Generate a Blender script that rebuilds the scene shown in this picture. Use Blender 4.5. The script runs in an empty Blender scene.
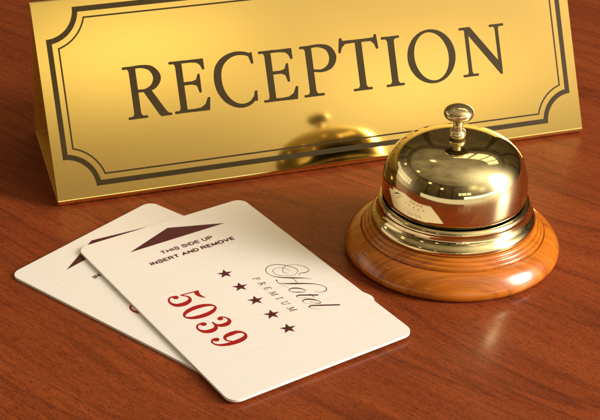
import bpy, bmesh, math, random
from mathutils import Vector, Matrix
R = math.radians
MM = 0.001
sc = bpy.context.scene
col = sc.collection
random.seed(4)

# ------------------------------------------------------------------ helpers
def link_mesh(name, bm, mat, parent=None, smooth=False, recalc=True):
    if recalc:
        bmesh.ops.recalc_face_normals(bm, faces=bm.faces)
    me = bpy.data.meshes.new(name)
    bm.to_mesh(me); bm.free()
    if smooth:
        for p in me.polygons: p.use_smooth = True
    me.materials.append(mat)
    o = bpy.data.objects.new(name, me)
    col.objects.link(o)
    if parent is not None: o.parent = parent
    return o

def empty(name, loc, rz, label, cat, group=None):
    o = bpy.data.objects.new(name, None)
    o.empty_display_size = 0.01
    col.objects.link(o)
    o.location = loc; o.rotation_euler = (0, 0, rz)
    o['label'] = label; o['category'] = cat
    if group: o['group'] = group
    return o

def catmull(pts, closed=False, n=10):
    """resample (x, y, w) points"""
    P = [tuple(p) for p in pts]; N = len(P); out = []
    segs = N if closed else N - 1
    for i in range(segs):
        if closed:
            p0, p1, p2, p3 = P[(i-1) % N], P[i], P[(i+1) % N], P[(i+2) % N]
        else:
            p1, p2 = P[i], P[i+1]
            p0 = P[i-1] if i > 0 else tuple(2*a-b for a, b in zip(p1, p2))
            p3 = P[i+2] if i+2 < N else tuple(2*b-a for a, b in zip(p1, p2))
        # centripetal-like tangents
        def dist(a, b): return max(1e-6, math.hypot(a[0]-b[0], a[1]-b[1]))**0.5
        t0 = 0; t1 = t0+dist(p0, p1); t2 = t1+dist(p1, p2); t3 = t2+dist(p2, p3)
        for k in range(n):
            t = t1+(t2-t1)*k/n
            def lerp(a, b, ta, tb): return tuple((tb-t)/(tb-ta)*u+(t-ta)/(tb-ta)*v for u, v in zip(a, b))
            A1 = lerp(p0, p1, t0, t1); A2 = lerp(p1, p2, t1, t2); A3 = lerp(p2, p3, t2, t3)
            B1 = lerp(A1, A2, t0, t2); B2 = lerp(A2, A3, t1, t3)
            out.append(lerp(B1, B2, t1, t2))
    if not closed: out.append(P[-1])
    return [(x, y, max(0.02, w)) for x, y, w in out]

class Ink:
    """flat printed marks in a local XY frame (mm); every stroke sits a hair above the last"""
    def __init__(s, z0=0.02, dz=0.0015):
        s.bm = bmesh.new(); s.z = z0; s.dz = dz; s.extra = 0
    def poly(s, pts):
        vs = [s.bm.verts.new((x, y, s.z)) for x, y in pts]
        f = s.bm.faces.new(vs); f.normal_update()
        if f.normal.z < 0: f.normal_flip()
        bmesh.ops.triangulate(s.bm, faces=[f])
        s.z += s.dz
    def ring(s, outer, inner):
        a = [s.bm.verts.new((x, y, s.z)) for x, y in outer]
        b = [s.bm.verts.new((x, y, s.z)) for x, y in inner]
        n = len(a)
        for i in range(n):
            j = (i+1) % n
            s._q(a[i], a[j], b[j], b[i])
        s.z += s.dz
    def _q(s, *v):
        try: f = s.bm.faces.new(v)
        except ValueError: return
        f.normal_update()
        if f.normal.z < 0: f.normal_flip()
    def stroke(s, pts, closed=False, n=10, cap=True, smooth=True):
        P = catmull(pts, closed, n) if smooth else [tuple(p) for p in pts]
        N = len(P); L = []; Rr = []; T = []
        for i in range(N):
            a = P[(i-1) % N] if (closed or i > 0) else P[i]
            b = P[(i+1) % N] if (closed or i < N-1) else P[i]
            dx, dy = b[0]-a[0], b[1]-a[1]; l = math.hypot(dx, dy) or 1
            dx /= l; dy /= l; T.append((dx, dy))
            w = (P[i][2]+s.extra)/2
            L.append(s.bm.verts.new((P[i][0]-dy*w, P[i][1]+dx*w, s.z)))
            Rr.append(s.bm.verts.new((P[i][0]+dy*w, P[i][1]-dx*w, s.z)))
        for i in range(N if closed else N-1):
            j = (i+1) % N
            s._q(L[i], Rr[i], Rr[j], L[j])
        if cap and not closed:
            for i, sg in ((0, -1), (N-1, 1)):
                x, y, w = P[i]; dx, dy = T[i]; w = (w+s.extra)/2
                fan = [L[i]]
                for k in range(1, 8):
                    a = math.pi*k/8
                    fan.append(s.bm.verts.new((x-dy*w*math.cos(a)+sg*dx*w*math.sin(a),
                                               y+dx*w*math.cos(a)+sg*dy*w*math.sin(a), s.z)))
                fan.append(Rr[i])
                s._q(*fan)
        s.z += s.dz
    def dot(s, x, y, rx, ry=None, rot=0):
        ry = ry or rx; c, q = math.cos(rot), math.sin(rot)
        s.poly([(x+rx*math.cos(t)*c-ry*math.sin(t)*q, y+rx*math.cos(t)*q+ry*math.sin(t)*c)
                for t in [2*math.pi*k/28 for k in range(28)]])
    def done(s, name, mat, parent, M):
        """M maps the mm frame to the parent's local space (metres)"""
        s.bm.transform(M)
        return link_mesh(name, s.bm, mat, parent, recalc=False)

def fillet(pts, r, n=5):
    out = []; N = len(pts)
    for i in range(N):
        p = Vector(pts[i]); a = Vector(pts[i-1])-p; b = Vector(pts[(i+1) % N])-p
        rr = min(r, a.length*.48, b.length*.48)
        ang = a.angle(b) if a.length > 1e-6 and b.length > 1e-6 else math.pi
        if ang > 2.7: out.append(tuple(p)); continue
        s, e = p+a.normalized()*rr, p+b.normalized()*rr
        for k in range(n+1):
            t = k/n
            q = s*(1-t)**2+p*2*t*(1-t)+e*t*t
            out.append((q.x, q.y))
    return out

def lathe(prof, seg=160, sub=6):
    """prof: (r, z) mm polyline, spun about Z"""
    bm = bmesh.new(); rings = []
    for r, z in prof:
        if r < 1e-5:
            rings.append([bm.verts.new((0, 0, z*MM))])
        else:
            rings.append([bm.verts.new((r*MM*math.cos(2*math.pi*k/seg), r*MM*math.sin(2*math.pi*k/seg), z*MM)) for k in range(seg)])
    for a, b in zip(rings, rings[1:]):
        for k in range(seg):
            j = (k+1) % seg
            if len(a) == 1 and len(b) == 1: continue
            if len(a) == 1: bm.faces.new((a[0], b[k], b[j]))
            elif len(b) == 1: bm.faces.new((a[k], b[0], a[j]))
            else: bm.faces.new((a[k], b[k], b[j], a[j]))
    return bm

def smooth_prof(pts, n=8):
    return [(max(0, x), y) for x, y, _ in catmull([(a, b, 1) for a, b in pts], False, n)]

# ------------------------------------------------------------------ materials
def mat(name):
    m = bpy.data.materials.new(name); m.use_nodes = True
    nt = m.node_tree
    return m, nt, nt.nodes['Principled BSDF']

def nd(nt, t, **kw):
    n = nt.nodes.new(t)
    for k, v in kw.items():
        if k.startswith('i_'):
            key = k[2:]; key = int(key) if key.isdigit() else key.replace('_', ' ')
            n.inputs[key].default_value = v
        else: setattr(n, k, v)
    return n

def math_n(nt, op, a, b=None, c=None, clamp=False):
    n = nt.nodes.new('ShaderNodeMath'); n.operation = op; n.use_clamp = clamp
    for i, v in enumerate((a, b, c)):
        if v is None: continue
        if isinstance(v, (int, float)): n.inputs[i].default_value = v
        else: nt.links.new(v, n.inputs[i])
    return n.outputs[0]

def ramp(nt, fac, stops, interp='LINEAR'):
    n = nt.nodes.new('ShaderNodeValToRGB'); cr = n.color_ramp; cr.interpolation = interp
    while len(cr.elements) < len(stops): cr.elements.new(0.5)
    for e, (p, c) in zip(cr.elements, stops):
        e.position = p; e.color = (*c, 1) if len(c) == 3 else c
    nt.links.new(fac, n.inputs[0])
    return n.outputs[0]

def mixc(nt, fac, a, b, mode='MIX'):
    n = nt.nodes.new('ShaderNodeMix'); n.data_type = 'RGBA'; n.blend_type = mode
    for i, v in ((0, fac), (6, a), (7, b)):
        if isinstance(v, (int, float)): n.inputs[i].default_value = v
        elif isinstance(v, tuple): n.inputs[i].default_value = (*v, 1)
        else: nt.links.new(v, n.inputs[i])
    return n.outputs[2]

def noise(nt, vec, scale=(1, 1, 1), rot=(0, 0, 0), s=1.0, detail=2, rough=.5, dist=0.0, loc=(0, 0, 0)):
    mp = nd(nt, 'ShaderNodeMapping'); mp.inputs['Scale'].default_value = scale
    mp.inputs['Rotation'].default_value = rot; mp.inputs['Location'].default_value = loc
    nt.links.new(vec, mp.inputs['Vector'])
    n = nd(nt, 'ShaderNodeTexNoise'); n.inputs['Scale'].default_value = s
    n.inputs['Detail'].default_value = detail; n.inputs['Roughness'].default_value = rough
    n.inputs['Distortion'].default_value = dist
    nt.links.new(mp.outputs[0], n.inputs['Vector'])
    return n.outputs['Fac']

def desk_wood():
    m, nt, b = mat('reddish_varnished_wood')
    tc = nd(nt, 'ShaderNodeTexCoord')
    mp = nd(nt, 'ShaderNodeMapping'); mp.inputs['Rotation'].default_value = (0, 0, R(41))
    nt.links.new(tc.outputs['Object'], mp.inputs['Vector'])
    v = mp.outputs[0]                       # grain now runs along X
    # slow wander of the grain
    w = nd(nt, 'ShaderNodeTexNoise'); w.inputs['Scale'].default_value = 9; w.inputs['Detail'].default_value = 1
    nt.links.new(v, w.inputs['Vector'])
    off = nd(nt, 'ShaderNodeVectorMath', operation='MULTIPLY'); off.inputs[1].default_value = (0, .022, 0)
    nt.links.new(w.outputs['Color'], off.inputs[0])
    ad = nd(nt, 'ShaderNodeVectorMath', operation='ADD')
    nt.links.new(v, ad.inputs[0]); nt.links.new(off.outputs[0], ad.inputs[1])
    v = ad.outputs[0]
    broad = noise(nt, v, (7, 62, 1), detail=3, rough=.55)
    bands = noise(nt, v, (9, 190, 1), detail=4, rough=.6, loc=(3, 1, 0))
    fine = noise(nt, v, (60, 800, 1), detail=3, rough=.65, loc=(1, 7, 0))
    pore = noise(nt, v, (350, 2200, 1), detail=2, rough=.6, loc=(5, 2, 0))
    speck = noise(nt, v, (1300, 2000, 1), detail=2, rough=.7, loc=(2, 2, 0))
    # thin dark growth lines = ridges of the broad noise
    lines = noise(nt, v, (5, 48, 1), detail=2, rough=.5, loc=(8, 4, 0))
    l1 = math_n(nt, 'FRACT', math_n(nt, 'MULTIPLY', lines, 7.0))
    line = ramp(nt, l1, [(0, (0, 0, 0)), (.72, (.05, .05, .05)), (.95, (1, 1, 1)), (1, (.0, .0, .0))])
    t = math_n(nt, 'ADD', math_n(nt, 'MULTIPLY', broad, .45), math_n(nt, 'MULTIPLY', bands, .55))
    c = ramp(nt, t, [(.26, (.165, .030, .0080)), (.45, (.220, .0435, .0108)), (.58, (.256, .054, .0132)), (.78, (.312, .071, .0180))])
    lm = math_n(nt, 'MULTIPLY', line, .38)
    c = mixc(nt, lm, c, (.055, .012, .006))
    fm = ramp(nt, fine, [(.28, (.76, .73, .71)), (.52, (1, 1, 1)), (.75, (1.08, 1.08, 1.07))])
    c = mixc(nt, 1.0, c, fm, 'MULTIPLY')
    pm = ramp(nt, pore, [(.30, (.42, .38, .36)), (.47, (1, 1, 1)), (.75, (1.12, 1.10, 1.08))])
    c = mixc(nt, .75, c, pm, 'MULTIPLY')
    sm = ramp(nt, speck, [(.28, (.68, .65, .63)), (.52, (1.02, 1.02, 1.02)), (.75, (1.30, 1.28, 1.25))])
    c = mixc(nt, 1.0, c, sm, 'MULTIPLY')
    nt.links.new(c, b.inputs['Base Color'])
    b.inputs['Roughness'].default_value = .42
    b.inputs['Specular IOR Level'].default_value = .12
    b.inputs['Coat Weight'].default_value = .26
    cr = ramp(nt, noise(nt, tc.outputs['Object'], s=60, detail=4), [(.3, (.12, .12, .12)), (.7, (.19, .19, .19))])
    nt.links.new(cr, b.inputs['Coat Roughness'])
    bp = nd(nt, 'ShaderNodeBump'); bp.inputs['Strength'].default_value = .12; bp.inputs['Distance'].default_value = .0002
    nt.links.new(pore, bp.inputs['Height']); nt.links.new(bp.outputs[0], b.inputs['Normal'])
    return m

def bell_wood():
    m, nt, b = mat('orange_lacquered_wood')
    tc = nd(nt, 'ShaderNodeTexCoord')
    v = tc.outputs['Object']
    g = noise(nt, v, (22, 420, 70), rot=(0, 0, R(-12)), detail=4, rough=.6, dist=.15)
    f = noise(nt, v, (60, 1500, 220), rot=(0, 0, R(-12)), detail=3, rough=.6)
    t = math_n(nt, 'ADD', math_n(nt, 'MULTIPLY', g, .65), math_n(nt, 'MULTIPLY', f, .35))
    c = ramp(nt, t, [(.33, (.25, .053, .004)), (.46, (.44, .118, .007)), (.60, (.56, .168, .012)), (.75, (.68, .24, .024))])
    nt.links.new(c, b.inputs['Base Color'])
    b.inputs['Roughness'].default_value = .32
    b.inputs['Coat Weight'].default_value = 1.0
    b.inputs['Coat Roughness'].default_value = .13
    b.inputs['Specular IOR Level'].default_value = .2
    return m

def metal(name, c, rough, brush=None, aniso=0):
    m, nt, b = mat(name)
    b.inputs['Metallic'].default_value = 1
    b.inputs['Base Color'].default_value = (*c, 1)
    b.inputs['Roughness'].default_value = rough
    if aniso: b.inputs['Anisotropic'].default_value = aniso
    tc = nd(nt, 'ShaderNodeTexCoord')
    n = noise(nt, tc.outputs['Object'], brush or (300, 300, 300), detail=3, rough=.6)
    rr = ramp(nt, n, [(.3, (rough*.85,)*3), (.7, (rough*1.15,)*3)])
    nt.links.new(rr, b.inputs['Roughness'])
    if brush:
        bp = nd(nt, 'ShaderNodeBump'); bp.inputs['Strength'].default_value = .03; bp.inputs['Distance'].default_value = .00005
        nt.links.new(n, bp.inputs['Height']); nt.links.new(bp.outputs[0], b.inputs['Normal'])
    return m

def flat(name, c, rough=.5, spec=.5, var=.06, scale=(400, 400, 400)):
    m, nt, b = mat(name)
    tc = nd(nt, 'ShaderNodeTexCoord')
    n = noise(nt, tc.outputs['Object'], scale, detail=3)
    cc = ramp(nt, n, [(.3, tuple(x*(1-var) for x in c)), (.7, tuple(min(1, x*(1+var)) for x in c))])
    nt.links.new(cc, b.inputs['Base Color'])
    b.inputs['Roughness'].default_value = rough
    b.inputs['Specular IOR Level'].default_value = spec
    return m

M_desk = desk_wood()
M_bwood = bell_wood()
M_gold = metal('satin_gold_metal', (.90, .62, .19), .08, brush=(40, 40, 40))
M_gold_in = flat('gold_lacquered_inside', (.78, .40, .055), .35, .5)
M_brass = metal('polished_brass', (.82, .68, .36), .055)
M_post = metal('brass_post', (.80, .64, .32), .12)
M_post.node_tree.nodes['Principled BSDF'].inputs['Metallic'].default_value = .8
M_button = metal('brass_button', (.80, .64, .32), .06)
M_button.node_tree.nodes['Principled BSDF'].inputs['Metallic'].default_value = .92
M_etch = flat('dark_bronze_enamel', (.040, .026, .006), .5, .12)
M_card = flat('cream_card_plastic', (.835, .79, .735), .36, .45, .02, (30, 900, 30))
M_maroon = flat('maroon_print', (.080, .012, .020), .45, .25)
M_red = flat('red_print', (.34, .004, .006), .45, .25)

# ------------------------------------------------------------------ the desk
def make_desk():
    x0, x1, y0, y1, t, r = -1.1, 1.1, .07, .95, .03, .004
    bm = bmesh.new()
    vs = [bm.verts.new(p) for p in ((x0, y0, 0), (x1, y0, 0), (x1, y1, 0), (x0, y1, 0))]
    f = bm.faces.new(vs)
    g = bmesh.ops.extrude_face_region(bm, geom=[f])
    bmesh.ops.translate(bm, verts=[v for v in g['geom'] if isinstance(v, bmesh.types.BMVert)], vec=(0, 0, -t))
    bmesh.ops.bevel(bm, geom=list(bm.edges), offset=r, segments=4, profile=.5, affect='EDGES')
    o = link_mesh('desk_top', bm, M_desk)
    o['kind'] = 'structure'
make_desk()

# ------------------------------------------------------------------ the sign
SX, SY, ST = -72.181, 349.553, .297          # front lower left corner (mm), turn
SW, SS, SL = 173.53, 60.2, .452              # width, slant height, lean
def make_sign():
    root = empty('reception_sign', (SX*MM, SY*MM, 0), ST,
                 'gold tent-shaped desk sign reading RECEPTION inside a dark notched border', 'desk sign')
    # section in local (y depth, z): front plane passes through (0, 2)
    tl = math.tan(SL); zb = .12
    yf = -(2-zb)*tl
    za = 2+(SS+.7)*math.cos(SL); ya = (SS+.7)*math.sin(SL)
    yb = 2*ya-yf
    th = .9
    def tri(inset):
        # triangle inset by `inset`
        A, B, C = Vector((yf, zb)), Vector((yb, zb)), Vector((ya, za))
        a = B-A; 
        inr = None
        lens = ((B-C).length, (C-A).length, (A-B).length); P = sum(lens)
        I = (A*lens[0]+B*lens[1]+C*lens[2])/P
        area = abs((B-A).cross(C-A))/2; rin = 2*area/P
        k = 1-inset/rin
        return [I+(p-I)*k for p in (A, B, C)]
    def rounded(pt, a, b, r, n=8):
        d1, d2 = (a-pt).normalized(), (b-pt).normalized()
        half = d1.angle(d2)/2; L = r/math.tan(half)
        c = pt+(d1+d2).normalized()*(r/math.sin(half))
        s, e = pt+d1*L, pt+d2*L
        a0 = math.atan2(*(s-c).yx); a1 = math.atan2(*(e-c).yx)
        da = (a1-a0+math.pi) % (2*math.pi)-math.pi
        return [c+Vector((math.cos(a0+da*k/n), math.sin(a0+da*k/n)))*r for k in range(n+1)]
    def path(inset, rbase, rtop):
        A, B, C = tri(inset)
        n = 12
        fA = rounded(A, B, C, rbase, n); fC = rounded(C, A, B, rtop, n); fB = rounded(B, C, A, rbase, n)
        return fA, fC, fB
    oA, oC, oB = path(0, 1.5, .95); iA, iC, iB = path(th, .6, .12)
    h = 6
    segs = {   # each panel runs between the middles of its bends
        'front_panel': (oA[h:]+oC[:h+1], iA[h:]+iC[:h+1]),
        'back_panel': (oC[h:]+oB[:h+1], iC[h:]+iB[:h+1]),
        'base_panel': (oB[h:]+oA[:h+1], iB[h:]+iA[:h+1]),
    }
    objs = {}
    for name, (o, i) in segs.items():
        bm = bmesh.new()
        def row(pl, x): return [bm.verts.new((x*MM, p.x*MM, p.y*MM)) for p in pl]
        g = .10
        xs = [0, g, SW-g, SW]
        # outer rows are pulled in a little at the ends: a soft cut edge
        def off(pl, ql, k): return [p+(q-p)*k for p, q in zip(pl, ql)]
        O = [row(off(o, i, .12), 0), row(o, g), row(o, SW-g), row(off(o, i, .12), SW)]
        Iq = [row(off(i, o, .12), 0), row(i, g), row(i, SW-g), row(off(i, o, .12), SW)]
        n = len(o)
        for A in (O, Iq):
            for a, b in zip(A, A[1:]):
                for k in range(n-1): bm.faces.new((a[k], a[k+1], b[k+1], b[k]))
        for a, b in ((O[0], Iq[0]), (O[3], Iq[3])):
            for k in range(n-1): bm.faces.new((a[k], a[k+1], b[k+1], b[k]))
        ob = link_mesh(name, bm, M_gold, root, smooth=True)
        ob.data.materials.append(M_gold_in)
        nq = 3*(n-1)
        for p in list(ob.data.polygons)[nq:2*nq]: p.material_index = 1
        ob.data.set_sharp_from_angle(angle=R(35))
        objs[name] = ob
    # frame of the face: X along the width, Y up the slant
    fm = Matrix(((1, 0, 0, 0), (0, math.sin(SL), -math.cos(SL), 0), (0, math.cos(SL), math.sin(SL), 2), (0, 0, 0, 1)))
    FM = Matrix.Scale(MM, 4) @ fm
    front = objs['front_panel']

    # ---- border
    def notch_path(inset, rad_corner, corner=3.2, n=20):
        """frame line at `inset`; arcs are centred on the corners of the 3.2 mm rectangle"""
        x0, y0, x1, y1 = inset, inset, SW-inset, 60.2-inset
        cx0, cy0, cx1, cy1 = corner, corner, SW-corner, 60.2-corner
        out = []
        d = math.acos((inset-corner)/rad_corner) if inset > corner else math.pi/2
        e = math.pi/2-d                       # where the arc meets the line
        for (cx, cy, a0, a1) in ((cx0, cy0, math.pi/2-e, e), (cx1, cy0, math.pi-e, math.pi/2+e),
                                 (cx1, cy1, 1.5*math.pi-e, math.pi+e), (cx0, cy1, 2*math.pi-e, 1.5*math.pi+e)):
            for k in range(n+1):
                a = a0+(a1-a0)*k/n
                out.append((cx+rad_corner*math.cos(a), cy+rad_corner*math.sin(a)))
        return out
    ik = Ink(.03, .002)
    ik.ring(notch_path(3.2, 8.9), notch_path(4.8, 10.5))
    ik.done('border_band', M_etch, front, FM)
    ik = Ink(.03, .002)
    ik.ring(notch_path(6.35, 12.15), notch_path(6.85, 12.65))
    ik.done('border_line', M_etch, front, FM)

    # ---- RECEPTION, serif capitals; Y0 is the base line
    ik = Ink(.03, .002); B = 21.55; H = 15.85; ik.extra = .12
    sw = .72                                  # serif weight
    def serif(xa, xb, y): ik.stroke([(xa+.36, y, sw), ((xa+xb)/2, y, sw*.92), (xb-.36, y, sw)], n=4)
    def bracket(sl, sr, y, up, wl=1.5, wr=1.5):
        """flare of a stem into its serif"""
        d = 1 if up else -1
        pts = []
        for k in range(9):
            t = k/8; pts.append((sl-wl*(1-t)**2.4, y+d*2.0*t**1.3))
        for k in range(9):
            t = 1-k/8; pts.append((sr+wr*(1-t)**2.4, y+d*2.0*t**1.3))
        ik.poly(pts)
    def stem(sl, sr, y0=None, y1=None):
        y0 = B+.3 if y0 is None else y0; y1 = B+H-.3 if y1 is None else y1
        ik.poly([(sl-.07, y0), (sr+.07, y0), (sr+.07, y1), (sl-.07, y1)])
    yb_, yt_ = B+.36, B+H-.36
    # R
    stem(26.35, 28.35); serif(24.4, 30.35, yb_); bracket(26.35, 28.35, yb_, True); ik.stroke([(24.75, yt_, sw), (28, yt_, sw)], n=3)
    bracket(26.35, 28.35, yt_, False, 1.2, 0)
    ik.stroke([(27.5, 37.02, .8), (30.4, 37.05, .85), (33.2, 36.1, 1.6), (34.65, 33.4, 2.3), (33.4, 30.9, 1.7), (30.8, 29.85, .85), (28, 29.85, .8)])
    ik.poly(fillet([(29.7, 29.9), (32.3, 30.0), (36.1, 23.2), (36.8, 22.3), (37.8, 22.15), (37.85, 21.45), (34.4, 21.4), (33.9, 22.0)], .3))
    # E twice
    for dx in (0, 28.2):
        sl, sr = 40.65+dx, 42.6+dx
        stem(sl, sr)
        serif(38.7+dx, 44+dx, yt_); bracket(sl, sr, yt_, False, 1.2, 0)
        serif(38.7+dx, 44+dx, yb_); bracket(sl, sr, yb_, True, 1.2, 0)
        ik.poly(fillet([(41+dx, 37.4), (41+dx, 36.55), (45.6+dx, 36.5), (47.4+dx, 36.2), (48.3+dx, 35.4), (48.85+dx, 33.95), (49.55+dx, 34.0), (49.5+dx, 37.4)], .22))
        ik.poly(fillet([(41+dx, 30.85), (41+dx, 29.85), (45.2+dx, 29.8), (46.5+dx, 29.3), (47.1+dx, 27.05), (47.8+dx, 27.1), (47.85+dx, 32.9), (47.2+dx, 32.9), (46.5+dx, 31.2), (45.2+dx, 30.85)], .25))
        ik.poly(fillet([(41+dx, 21.55), (49.6+dx, 21.4), (50.2+dx, 25.4), (49.45+dx, 25.5), (48.4+dx, 23.4), (46.8+dx, 22.55), (44.4+dx, 22.4), (41+dx, 22.55)], .25))
    # C
    ik.stroke([(64.2, 36.75, .95), (62.3, 37.45, 1.0), (59.4, 37.6, 1.15), (56.2, 36.4, 1.65), (54.0, 34.0, 2.15), (53.25, 30.6, 2.3), (53.7, 27.0, 2.2),
               (55.4, 23.9, 1.85), (57.9, 22.0, 1.35), (60.4, 21.5, 1.1), (62.8, 22.2, 1.0), (64.2, 23.6, .85), (64.75, 25.3, .75)])
    ik.poly(fillet([(63.6, 36.7), (64.35, 34.0), (65.1, 34.0), (64.95, 37.55), (64.4, 37.6)], .25))
    ik.poly(fillet([(62.9, 22.9), (63.9, 22.5), (65.0, 22.4), (65.15, 25.6), (64.4, 25.6), (63.9, 24.0)], .25))
    # P
    stem(82.0, 84.0); serif(80.0, 86.6, yb_); bracket(82.0, 84.0, yb_, True); ik.stroke([(80.6, yt_, sw), (84, yt_, sw)], n=3)
    bracket(82.0, 84.0, yt_, False, 1.2, 0)
    ik.stroke([(83.2, 37.02, .8), (86.6, 37.1, .85), (89.6, 35.9, 1.7), (90.75, 33.1, 2.25), (89.6, 30.5, 1.7), (87.0, 29.3, .9), (84.7, 29.45, .7), (83.6, 29.7, .6)])
    # T
    stem(98.6, 100.65); serif(96.3, 102.6, yb_); bracket(98.6, 100.65, yb_, True)
    ik.stroke([(94.2, 37.2, 1.0), (99.6, 37.2, .85), (105.0, 37.2, 1.0)], n=4)
    ik.poly(fillet([(94.25, 38.7), (93.5, 38.6), (92.75, 34.1), (93.45, 33.9), (94.1, 35.6), (95.6, 36.9), (95.4, 37.4), (94.5, 37.6)], .22))
    ik.poly(fillet([(105.1, 38.6), (105.85, 38.75), (106.15, 34.1), (105.45, 33.95), (104.9, 35.6), (103.6, 36.9), (103.8, 37.4), (104.8, 37.6)], .22))
    # I
    stem(109.4, 111.45); serif(107.35, 113.45, yb_); bracket(109.4, 111.45, yb_, True); serif(107.35, 113.45, yt_); bracket(109.4, 111.45, yt_, False)
    # O
    def ell(cx, cy, a, b, rot, n=72):
        c, s = math.cos(rot), math.sin(rot)
        return [(cx+a*math.cos(t)*c-b*math.sin(t)*s, cy+a*math.cos(t)*s+b*math.sin(t)*c) for t in [2*math.pi*k/n for k in range(n)]]
    ik.ring(ell(123.65, 29.55, 8.2, 8.65, 0), ell(123.65, 29.55, 5.85, 7.75, R(6)))
    # N
    stem(135.85, 136.95, B+.3, B+H-.6); serif(133.8, 139.1, yb_); bracket(135.85, 136.95, yb_, True, 1.1, 1.1)
    ik.stroke([(134.35, 37.05, sw), (136.6, 37.05, sw)], n=3)
    ik.poly(fillet([(134.6, 37.4), (137.75, 37.5), (146.65, 25.4), (147.5, 23), (147.5, 21.2), (146.9, 21.1), (136.0, 36.2), (135.2, 36.9)], .25))
    stem(146.55, 147.5, 22.4, B+H-.3); serif(144.6, 149.6, yt_); bracket(146.55, 147.5, yt_, False, 1.0, 1.0)
    ik.done('lettering', M_etch, front, FM)
make_sign()

# ------------------------------------------------------------------ the key cards
CW, CL, CT = 53.98, 85.47, .76
SANS = {   # stroke capitals, height 1, uniform weight; (advance, strokes)
    'T': (.62, [[(.0, 1), (.62, 1)], [(.31, 1), (.31, 0)]]),
    'H': (.66, [[(.03, 0), (.03, 1)], [(.63, 0), (.63, 1)], [(.03, .52), (.63, .52)]]),
    'I': (.06, [[(.03, 0), (.03, 1)]]),
    'D': (.66, [[(.03, 0), (.03, 1)], 's', [(.03, 1), (.3, 1), (.52, .9), (.63, .68), (.65, .5), (.63, .32), (.52, .1), (.3, 0), (.03, 0)]]),
    'E': (.58, [[(.03, 0), (.03, 1)], [(.03, 1), (.58, 1)], [(.03, .53), (.54, .53)], [(.03, 0), (.58, 0)]]),
    'U': (.66, ['s', [(.03, 1), (.03, .4), (.07, .16), (.18, .02), (.33, -.02), (.48, .02), (.59, .16), (.63, .4), (.63, 1)]]),
    'P': (.60, [[(.03, 0), (.03, 1)], 's', [(.03, 1), (.35, 1), (.5, .95), (.58, .83), (.58, .64), (.5, .51), (.35, .46), (.03, .46)]]),
    'R': (.66, [[(.03, 0), (.03, 1)], 's', [(.03, 1), (.37, 1), (.52, .95), (.59, .84), (.59, .67), (.52, .55), (.37, .5), (.03, .5)], [(.34, .5), (.46, .36), (.66, 0)]]),
    'N': (.66, [[(.03, 0), (.03, 1)], [(.03, 1), (.63, 0)], [(.63, 0), (.63, 1)]]),
    'A': (.72, [[(.0, 0), (.36, 1)], [(.36, 1), (.72, 0)], [(.13, .34), (.59, .34)]]),
    'M': (.78, [[(.03, 0), (.03, 1)], [(.03, 1), (.39, .04)], [(.39, .04), (.75, 1)], [(.75, 1), (.75, 0)]]),
    'O': (.78, ['s', [(.39, 1.02), (.2, .96), (.07, .78), (.02, .5), (.07, .22), (.2, .04), (.39, -.02), (.58, .04), (.71, .22), (.76, .5), (.71, .78), (.58, .96), (.39, 1.02)]]),
    'V': (.68, [[(.0, 1), (.34, 0)], [(.34, 0), (.68, 1)]]),
    'S': (.60, ['s', [(.57, .74), (.52, .92), (.38, 1.02), (.22, 1.02), (.08, .92), (.05, .76), (.11, .62), (.3, .53), (.47, .46), (.57, .36), (.58, .2), (.5, .05), (.34, -.02), (.2, -.01), (.07, .08), (.02, .27)]]),
}
def sans_line(ik, text, x0, x1, y, h, w):
    """set `text` between x0 and x1 on base line y (frame: X right, Y up)"""
    adv = []; gap = .25; sp = .50
    tot = 0
    for i, ch in enumerate(text):
        adv.append(sp if ch == ' ' else SANS[ch][0]); tot += adv[-1]
        if i < len(text)-1: tot += gap if ch != ' ' and text[i+1] != ' ' else .06
    k = (x1-x0-w)/tot; x = x0+w/2
    for i, ch in enumerate(text):
        if ch != ' ':
            sm = False
            for st in SANS[ch][1]:
                if st == 's': sm = True; continue
                pts = [(x+px*k, y+w/2+py*(h-w), w) for px, py in st]
                ik.stroke(pts, n=4, smooth=sm, cap=sm)
                sm = False
        x += adv[i]*k
        if i < len(text)-1: x += k*(gap if ch != ' ' and text[i+1] != ' ' else .06)

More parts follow.
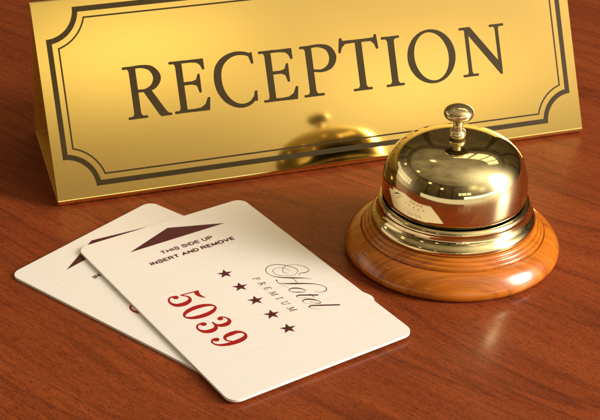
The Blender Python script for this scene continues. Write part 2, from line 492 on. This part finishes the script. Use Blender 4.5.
def make_card(loc, rz, label):
    root = empty('key_card', loc, rz, label, 'key card', 'hotel key cards lying on the desk')
    # local frame: origin at the upper left corner, X along the short edge, -Y down the long edge
    rc, n, bv = 3.2, 10, .09
    def outline(ins):
        out = []
        for cx, cy, a0 in ((CW-rc, -rc, 0), (rc, -rc, 90), (rc, -CL+rc, 180), (CW-rc, -CL+rc, 270)):
            for k in range(n+1):
                a = R(a0+90*k/n); out.append((cx+(rc-ins)*math.cos(a), cy+(rc-ins)*math.sin(a)))
        return out
    bm = bmesh.new(); rings = []
    for ins, z in ((bv, 0), (0, bv), (0, CT-bv), (bv*.3, CT-bv*.3), (bv, CT)):
        rings.append([bm.verts.new((x*MM, y*MM, z*MM)) for x, y in outline(ins)])
    for a, b in zip(rings, rings[1:]):
        for k in range(len(a)):
            j = (k+1) % len(a); bm.faces.new((a[k], a[j], b[j], b[k]))
    bm.faces.new(rings[0]); bm.faces.new(rings[-1])
    body = link_mesh('card_body', bm, M_card, root, smooth=True)
    body.data.set_sharp_from_angle(angle=R(14))
    top = Matrix.Translation((0, 0, CT*MM)) @ Matrix.Scale(MM, 4)
    # frame A: X = u, Y = -v ; frame B (text down the long edge): X = v, Y = u
    FA = top
    FB = top @ Matrix(((0, 1, 0, 0), (-1, 0, 0, 0), (0, 0, 1, 0), (0, 0, 0, 1)))
    z0, dz = .012, .001
    ik = Ink(z0, dz)
    ik.poly(fillet([(11.4, -10.35), (26.8, -3.75), (42.1, -10.35)], .12)); ik.done('arrow', M_maroon, root, FA)
    ik = Ink(z0, dz)
    sans_line(ik, 'THIS SIDE UP', 18.5, 35.1, -16.3, 1.85, .40)
    sans_line(ik, 'INSERT AND REMOVE', 13.2, 40.0, -20.15, 1.85, .40)
    ik.done('instruction_text', M_maroon, root, FA)
    for v in (34.7, 42.7, 50.65, 58.7, 66.5):
        ik = Ink(z0, dz); p = []
        for k in range(10):
            r = 2.3 if k % 2 == 0 else .92
            a = math.pi/2+k*math.pi/5; p.append((v+r*math.cos(a), 27.95+r*math.sin(a)))
        ik.poly(p); ik.done('star', M_maroon, root, FB)
    # ---- room number 5039, high-contrast numerals
    ik = Ink(z0, dz)
    def bold(p, d=.14): return [(x, y, w+d) for x, y, w in p]
    ik.dot(37.95, 11.0, .85, .80)
    ik.stroke(bold([(37.45, 10.7, .8), (37.15, 10.1, .5), (37.6, 9.2, .4), (38.8, 8.6, .45), (40.1, 8.65, .7), (41.4, 9.4, 1.3), (41.95, 11.2, 1.6), (41.5, 13.0, 1.2), (40.45, 13.9, .65), (39.3, 13.9, .45), (38.1, 13.0, .35), (37.65, 12.75, .3)]))
    ik.stroke(bold([(37.7, 12.75, .36), (38.25, 17.5, .36)]), smooth=False)
    ik.poly([(38.1, 17.75), (38.15, 16.35), (39.3, 16.0), (40.6, 16.15), (41.7, 16.8), (42.35, 17.6), (42.1, 17.7), (41.2, 17.35), (39.9, 17.2)])
    def ell(cx, cy, a, b, n=60):
        return [(cx+a*math.cos(t), cy+b*math.sin(t)) for t in [2*math.pi*k/n for k in range(n)]]
    ik.ring(ell(47.3, 13.05, 3.05, 4.75), ell(47.3, 13.05, 1.4, 4.2))
    ik.dot(53.15, 15.75, .8, .75)
    ik.stroke(bold([(52.6, 16.1, .6), (52.95, 16.85, .4), (54.2, 17.45, .45), (55.4, 17.2, .9), (56.2, 15.8, 1.45), (55.9, 14.3, 1.2), (55.0, 13.5, .6), (53.6, 13.25, .35)]))
    ik.stroke(bold([(53.6, 13.3, .35), (55.3, 13.2, .6), (56.4, 12.4, 1.2), (56.7, 11.0, 1.55), (56.2, 9.6, 1.2), (54.9, 8.75, .6), (53.6, 8.75, .4), (52.5, 9.6, .45), (52.4, 10.6, .6)]))
    ik.dot(53.0, 10.95, .85, .8)
    ik.stroke(bold([(60.6, 14.6, 1.5), (60.75, 16.2, 1.2), (61.7, 17.35, .55), (62.9, 17.5, .5), (64.0, 16.5, 1.2), (64.45, 14.3, 1.5), (64.3, 12.0, 1.25), (63.6, 10.0, .8), (62.4, 8.85, .42), (61.1, 8.75, .38), (60.3, 9.5, .5)]))
    ik.stroke(bold([(60.6, 14.6, 1.5), (60.85, 13.0, 1.1), (61.7, 12.15, .5), (62.8, 12.3, .4), (63.9, 13.3, .35)]))
    ik.dot(60.85, 10.15, .85, .8)
    ik.done('room_number', M_red, root, FB)
    # ---- script word Hotel
    ik = Ink(z0, dz)
    hl = .16
    ik.stroke([(50.34, 46.3, .05), (48.85, 45.2, .25), (46.65, 42.25, .62), (44.5, 39.45, .42), (42.3, 37.96, .2), (39.8, 37.92, .2), (38.0, 39.51, .24), (38.1, 41.88, .28), (40.34, 44.2, .26), (42.8, 45.5, .2),
               (44.75, 45.03, .16), (45.48, 43.01, hl), (44.29, 40.54, hl), (42.23, 39.28, hl), (40.39, 39.79, hl), (40.02, 41.64, hl), (41.3, 43.1, hl), (43.3, 43.4, .08)])
    ik.stroke([(44.24, 42.35, .08), (42.9, 41.7, hl), (41.6, 42.12, hl), (40.48, 43.5, hl), (40.6, 45.6, .16), (42.61, 47.7, .18), (44.5, 48.25, .16), (45.9, 47.8, .2), (46.2, 46.6, .34), (45.74, 45.3, .26), (46.38, 44.2, .1)])
    ik.stroke([(46.6, 41.95, .1), (48.2, 42.0, .2), (49.6, 41.8, .1)])
    ik.stroke([(45.1, 37.95, .36), (45.7, 37.7, .22), (46.7, 37.6, .12), (48.3, 37.8, .10), (49.95, 38.7, .08)])
    ik.stroke([(46.7, 37.4, .1), (47.8, 38.7, .4), (49.13, 40.65, .62), (50.85, 43.37, .55), (52.72, 45.67, .3), (54.5, 46.75, .2), (55.9, 46.9, .2), (56.9, 46.0, .3), (56.85, 44.7, .2), (56.2, 43.8, .14), (55.23, 43.37, .08)])
    ik.stroke([(53.44, 39.45, .4), (52.8, 38.5, .3), (51.9, 37.95, .16), (51.15, 38.05, .25), (50.95, 39.0, .48), (51.62, 40.3, .58), (52.8, 41.3, .35), (53.7, 41.6, .16), (54.2, 41.4, .1), (54.15, 40.7, .25), (53.6, 39.6, .42)])
    ik.stroke([(55.4, 38.0, .14), (54.95, 38.0, .28), (54.8, 38.6, .5), (55.69, 40.2, .6), (57.47, 42.99, .6)])
    ik.stroke([(55.6, 41.6, .1), (56.8, 41.65, .18), (58.1, 41.65, .1)])
    ik.stroke([(55.4, 38.0, .12), (56.3, 38.8, .08), (57.2, 40.1, .08)])
    ik.stroke([(58.7, 39.5, .08), (60.0, 40.05, .12), (61.0, 41.0, .3), (61.0, 41.65, .26), (60.3, 41.7, .14), (59.1, 41.1, .45), (58.0, 40.1, .6), (57.5, 39.0, .48), (57.7, 38.15, .25), (58.4, 37.9, .12), (59.4, 38.3, .08), (60.3, 39.4, .08)])
    ik.stroke([(61.5, 37.95, .14), (61.0, 37.95, .3), (60.85, 38.6, .52), (61.99, 40.76, .62), (64.51, 45.05, .6)])
    ik.stroke([(61.5, 37.95, .12), (62.6, 38.7, .09), (63.6, 40.2, .06)])
    # small slanted capitals PREMIUM
    def cap(x, strokes, h=1.75, y0=32.85, sl=.22):
        for st, w in strokes:
            ik.stroke([(x+px*h+py*h*sl, y0+py*h, w) for px, py in st], n=4, smooth=len(st) > 3)
    K, T = .26, .12
    Pb = [(0, .97), (.28, .97), (.46, .86), (.46, .62), (.28, .5), (0, .5)]
    se = lambda x, y: ([(x-.14, y), (x+.16, y)], T)
    cap(41.2, [([(0, 0), (0, 1)], K), (Pb, .16), se(0, 0), se(0, 1)])
    cap(44.05, [([(0, 0), (0, 1)], K), (Pb, .16), ([(.2, .5), (.62, 0)], K), se(0, 0), se(0, 1)])
    cap(46.9, [([(0, 0), (0, 1)], K), ([(0, .97), (.52, .97)], T), ([(0, .5), (.4, .5)], T), ([(0, .03), (.55, .03)], T), ([(.52, .97), (.52, .78)], T), ([(.55, .03), (.58, .25)], T)])
    cap(49.6, [([(0, 0), (.0, 1)], T), ([(.0, 1), (.38, .05)], K), ([(.38, .05), (.8, 1)], T), ([(.8, 1), (.8, 0)], K), se(0, 0), se(.8, 0)])
    cap(53.1, [([(0, 0), (0, 1)], K), se(0, 0), se(0, 1)])
    cap(55.4, [([(0, 1), (0, .35), (.08, .1), (.3, 0), (.52, .1), (.62, .35), (.62, 1)], .18), se(0, 1), se(.62, 1)])
    cap(58.6, [([(0, 0), (.0, 1)], T), ([(.0, 1), (.38, .05)], K), ([(.38, .05), (.8, 1)], T), ([(.8, 1), (.8, 0)], K), se(0, 0), se(.8, 0)])
    ik.done('hotel_emblem', M_maroon, root, FB)
    return root

make_card((-79.4*MM, 310.55*MM, .0), .882, 'cream key card lying underneath, mostly covered, showing its left corner and arrow tip')
make_card((-62.781*MM, 323.057*MM, .84*MM), .577, 'cream key card lying on top with red 5039, five stars and Hotel Premium all readable')

# ------------------------------------------------------------------ the bell
BX, BY = 42.72, 326.04
def make_bell():
    root = empty('service_bell', (BX*MM, BY*MM, 0), 0, 'polished brass call bell with push button on a turned orange wooden base', 'desk bell')
    # wooden base
    rim = smooth_prof([(25.75, 7.05), (26.9, 6.5), (28.2, 5.5), (29.2, 4.25), (29.9, 2.95), (30.1, 2.0), (29.95, 1.15), (29.5, .5), (28.9, .12)], 7)
    steps = smooth_prof([(22.5, 9.9), (23.1, 9.8), (23.5, 9.45), (23.6, 9.0)], 5)+smooth_prof([(23.75, 9.05), (24.2, 8.95), (24.5, 8.6), (24.6, 8.15)], 5)+smooth_prof([(24.75, 8.2), (25.1, 8.05), (25.35, 7.7), (25.4, 6.85)], 5)
    prof = [(0, 9.4), (21.0, 9.4), (21.8, 9.9)]+steps+[(25.5, 6.75)]+rim+[(28.5, 0.05), (0, .05)]
    o = link_mesh('wooden_base', lathe(prof, 192), M_bwood, root, smooth=True); o.data.set_sharp_from_angle(angle=R(42))
    # brass ring: a lip under the dome, a hollow flare, a rounded edge
    prof = [(16, 9.6), (16, 14.4), (18.5, 16.4), (19.5, 16.6)]
    prof += smooth_prof([(19.85, 16.6), (20.5, 16.35), (20.95, 15.9), (21.1, 15.3), (20.95, 14.8)], 6)
    prof += smooth_prof([(20.95, 14.6), (21.15, 13.6), (21.65, 12.7), (22.35, 12.0), (22.8, 11.35), (22.85, 10.65), (22.7, 10.15), (22.3, 9.95)], 7)
    prof += [(21.3, 9.9), (16, 9.6)]
    o = link_mesh('brass_ring', lathe(prof, 192), M_brass, root, smooth=True); o.data.set_sharp_from_angle(angle=R(50))
    # dome: one sheet, upright skirt running into a full cap, open below
    cap = []
    zc, zt, A = 18.6, 34.4, 20.0
    for k in range(81):
        t = math.pi/2*k/80
        cap.append((A*math.cos(t)**.63 if k < 80 else 0, zc+(zt-zc)*math.sin(t)**.73))
    prof = [(18.8, 24), (19.0, 17.4), (19.4, 17.1), (19.75, 17.15), (19.97, 17.5)]+cap
    o = link_mesh('dome', lathe(prof, 224), M_brass, root, smooth=True); o.data.set_sharp_from_angle(angle=R(50))
    # post with collar, then the button on top
    z0 = 34.1
    prof = [(0, z0-.8), (1.5, z0-.6), (1.6, z0+.1)]
    prof += smooth_prof([(1.7, z0+.25), (2.15, z0+.8), (2.32, z0+1.55), (2.15, z0+2.3), (1.65, z0+2.85)], 6)
    prof += smooth_prof([(1.35, z0+3.0), (1.28, z0+4.0), (1.4, z0+5.6)], 4)+[(0, z0+5.8)]
    o = link_mesh('post', lathe(prof, 96), M_post, root, smooth=True); o.data.set_sharp_from_angle(angle=R(40))
    zk = 41.7
    prof = [(0, zk-2.0)]+smooth_prof([(1.5, zk-2.0), (2.6, zk-1.75), (3.6, zk-1.1), (4.08, zk-.1), (3.95, zk+.75), (3.2, zk+1.6), (2.0, zk+2.1), (.9, zk+2.28)], 6)+[(0, zk+2.32)]
    link_mesh('button', lathe(prof, 128), M_button, root, smooth=True)
make_bell()

# ------------------------------------------------------------------ light
def area(name, d, dist, sx, sy, power, color, target=(0, .33, .02)):
    """rectangular lamp in direction d from the target"""
    l = bpy.data.lights.new(name, 'AREA'); l.shape = 'RECTANGLE'; l.size = sx; l.size_y = sy
    l.energy = power; l.color = color
    o = bpy.data.objects.new(name, l); col.objects.link(o)
    d = Vector(d).normalized(); o.location = Vector(target)+d*dist
    o.rotation_euler = (-d).to_track_quat('-Z', 'Y').to_euler()
    return o
key = area('key_lamp', (.95, -.27, .42), 1.1, .62, .95, 21, (1, .895, .825))
# a soft box: brightest in the middle, fading out to its edges
key.data.use_nodes = True
nt = key.data.node_tree; em = nt.nodes['Emission']
geo = nd(nt, 'ShaderNodeNewGeometry')
sub = nd(nt, 'ShaderNodeVectorMath', operation='SUBTRACT'); sub.inputs[1].default_value = (.5, .5, 0)
nt.links.new(geo.outputs['Parametric'], sub.inputs[0])
mul = nd(nt, 'ShaderNodeVectorMath', operation='MULTIPLY'); mul.inputs[1].default_value = (1, 1, 0)
nt.links.new(sub.outputs[0], mul.inputs[0])
ln = nd(nt, 'ShaderNodeVectorMath', operation='LENGTH'); nt.links.new(mul.outputs[0], ln.inputs[0])
g = math_n(nt, 'EXPONENT', math_n(nt, 'MULTIPLY', math_n(nt, 'POWER', ln.outputs['Value'], 2.0), -14.0))
edge = math_n(nt, 'SUBTRACT', 1.0, math_n(nt, 'MULTIPLY', ln.outputs['Value'], 2.0), clamp=True)
nt.links.new(math_n(nt, 'MULTIPLY', math_n(nt, 'MULTIPLY', g, math_n(nt, 'MINIMUM', math_n(nt, 'MULTIPLY', edge, 4.0), 1.0)), 4.4), em.inputs['Strength'])

# the room around the desk, as a procedural environment: dim brown walls with tall windows
def make_world():
    w = bpy.data.worlds.new('World'); sc.world = w; w.use_nodes = True
    nt = w.node_tree; bg = nt.nodes['Background']
    tc = nd(nt, 'ShaderNodeTexCoord'); sp = nd(nt, 'ShaderNodeSeparateXYZ')
    nt.links.new(tc.outputs['Generated'], sp.inputs[0])
    x, y, z = sp.outputs
    az = math_n(nt, 'MULTIPLY', math_n(nt, 'ARCTAN2', x, y), 180/math.pi)     # 0 = ahead, + = right
    el = math_n(nt, 'MULTIPLY', math_n(nt, 'ARCSINE', z), 180/math.pi)
    def band(v, a, b, s=.8):
        up = math_n(nt, 'DIVIDE', math_n(nt, 'SUBTRACT', v, a), s, clamp=True)
        dn = math_n(nt, 'DIVIDE', math_n(nt, 'SUBTRACT', b, v), s, clamp=True)
        return math_n(nt, 'MULTIPLY', up, dn)
    def panes(v, a, b, n, bar=.16):
        f = math_n(nt, 'FRACT', math_n(nt, 'DIVIDE', math_n(nt, 'SUBTRACT', v, a), (b-a)/n))
        return math_n(nt, 'MULTIPLY', math_n(nt, 'GREATER_THAN', f, bar/2), math_n(nt, 'LESS_THAN', f, 1-bar/2))
    wall = ramp(nt, math_n(nt, 'ADD', math_n(nt, 'DIVIDE', el, 180.0), .5),
                [(.0, (.030, .014, .006)), (.495, (.05, .024, .010)), (.52, (.055, .036, .017)), (.66, (.095, .066, .030)), (.80, (.28, .23, .14)), (1, (.34, .285, .19))])
    # dark timber posts and beams break up the walls
    post = ramp(nt, math_n(nt, 'FRACT', math_n(nt, 'DIVIDE', math_n(nt, 'ADD', az, 360.0), 21.0)), [(0, (.45, .42, .38)), (.13, (.45, .42, .38)), (.16, (1, 1, 1)), (.97, (1, 1, 1)), (1, (.45, .42, .38))])
    beam = ramp(nt, math_n(nt, 'DIVIDE', math_n(nt, 'ADD', el, 90.0), 180.0), [(.68, (1, 1, 1)), (.69, (.5, .46, .42)), (.715, (.5, .46, .42)), (.725, (1, 1, 1))])
    blot = ramp(nt, noise(nt, tc.outputs['Generated'], s=4.5, detail=4, rough=.6), [(.3, (.6, .58, .55)), (.7, (1.35, 1.3, 1.25))])
    low = math_n(nt, 'LESS_THAN', el, 34.0)
    c = mixc(nt, 1.0, mixc(nt, 1.0, mixc(nt, low, wall, post, 'MULTIPLY'), beam, 'MULTIPLY'), blot, 'MULTIPLY')
    for a0, a1, e0, e1, nx, ny, colr, st in WINDOWS:
        mk = math_n(nt, 'MULTIPLY', band(az, a0, a1), band(el, e0, e1))
        if nx: mk = math_n(nt, 'MULTIPLY', mk, math_n(nt, 'MULTIPLY', panes(az, a0, a1, nx), panes(el, e0, e1, ny, .12)))
        c = mixc(nt, mk, c, tuple(k*st for k in colr))
    for a, e, sig, colr, st in LOBES:
        d = nd(nt, 'ShaderNodeVectorMath', operation='DOT_PRODUCT')
        nt.links.new(tc.outputs['Generated'], d.inputs[0])
        d.inputs[1].default_value = (math.sin(R(a))*math.cos(R(e)), math.cos(R(a))*math.cos(R(e)), math.sin(R(e)))
        g = math_n(nt, 'EXPONENT', math_n(nt, 'MULTIPLY', math_n(nt, 'SUBTRACT', d.outputs['Value'], 1.0), 1/R(sig)**2))
        c = mixc(nt, g, c, tuple(k*st for k in colr), 'ADD')
        # the factor scales the added colour
    nt.links.new(c, bg.inputs['Color']); bg.inputs['Strength'].default_value = 1.0
WINDOWS = [
    (-98, -50, 7, 20, 9, 2, (1, .95, .80), .70),
    (4, 62, 43, 56, 4, 1, (1, .92, .62), 1.6),
    (160, 183, 13, 20, 3, 1, (1, .90, .62), 1.6),
    (118, 172, 4, 10, 0, 0, (1, .92, .74), 3.0),        # added glow strip that brightens the sign's lower bend
    (95, 182, -14, 4, 0, 0, (1, .90, .70), .85),       # pale floor and skirting beyond the desk edge
    (-182, -120, -14, 4, 0, 0, (1, .90, .70), .85),
]
# soft pools of light on the walls: behind the viewer, round the lamp on the right, and an added glow on the left
LOBES = [
    (148, 26, 14, (1, .85, .62), .34),
    (153.5, 32, 4.4, (1, .92, .46), .85),
    (140.5, 23.5, 4.2, (1, .90, .56), .80),
    (104, 13, 12.5, (1, .91, .78), 3.6),
    (119, 54, 15.5, (1, .91, .72), 1.2),
    (104, 34, 11.5, (1, .91, .76), 1.5),
    (-80, 6, 14, (1, .84, .62), .7),  # added glow, brightens the inside of the sign
    # small ceiling lamps
    (-30, 62, 1.3, (1, .78, .45), 5), (-88, 44, 1.2, (1, .78, .45), 5), (-128, 34, 1.2, (1, .78, .45), 5),
    (-152, 27, 1.1, (1, .78, .45), 5), (12, 47, 1.1, (1, .75, .42), 5), (-60, 30, 1.0, (1, .78, .45), 4),
]
make_world()

# ------------------------------------------------------------------ camera
cd = bpy.data.cameras.new('camera'); co = bpy.data.objects.new('camera', cd); col.objects.link(co)
cd.sensor_fit = 'HORIZONTAL'; cd.sensor_width = 36; cd.lens = 1333.0*36/600
cd.clip_start = .01; cd.clip_end = 50
co.location = (0, 0, .191463)
co.rotation_mode = 'QUATERNION'
pitch, roll = .503, -.002
fw = Vector((0, math.cos(pitch), -math.sin(pitch))); rt = Vector((1, 0, 0)); up = Vector((0, math.sin(pitch), math.cos(pitch)))
r2 = rt*math.cos(roll)+up*math.sin(roll); u2 = -rt*math.sin(roll)+up*math.cos(roll)
co.rotation_quaternion = Matrix((r2, u2, -fw)).transposed().to_quaternion()
sc.camera = co
sc.view_settings.view_transform = 'Standard'; sc.view_settings.look = 'None'
sc.view_settings.exposure = 0; sc.view_settings.gamma = 1
sc.render.engine = 'CYCLES'
sc.cycles.use_denoising = True
sc.cycles.max_bounces = 10
sc.cycles.glossy_bounces = 1
sc.cycles.sample_clamp_indirect = 8
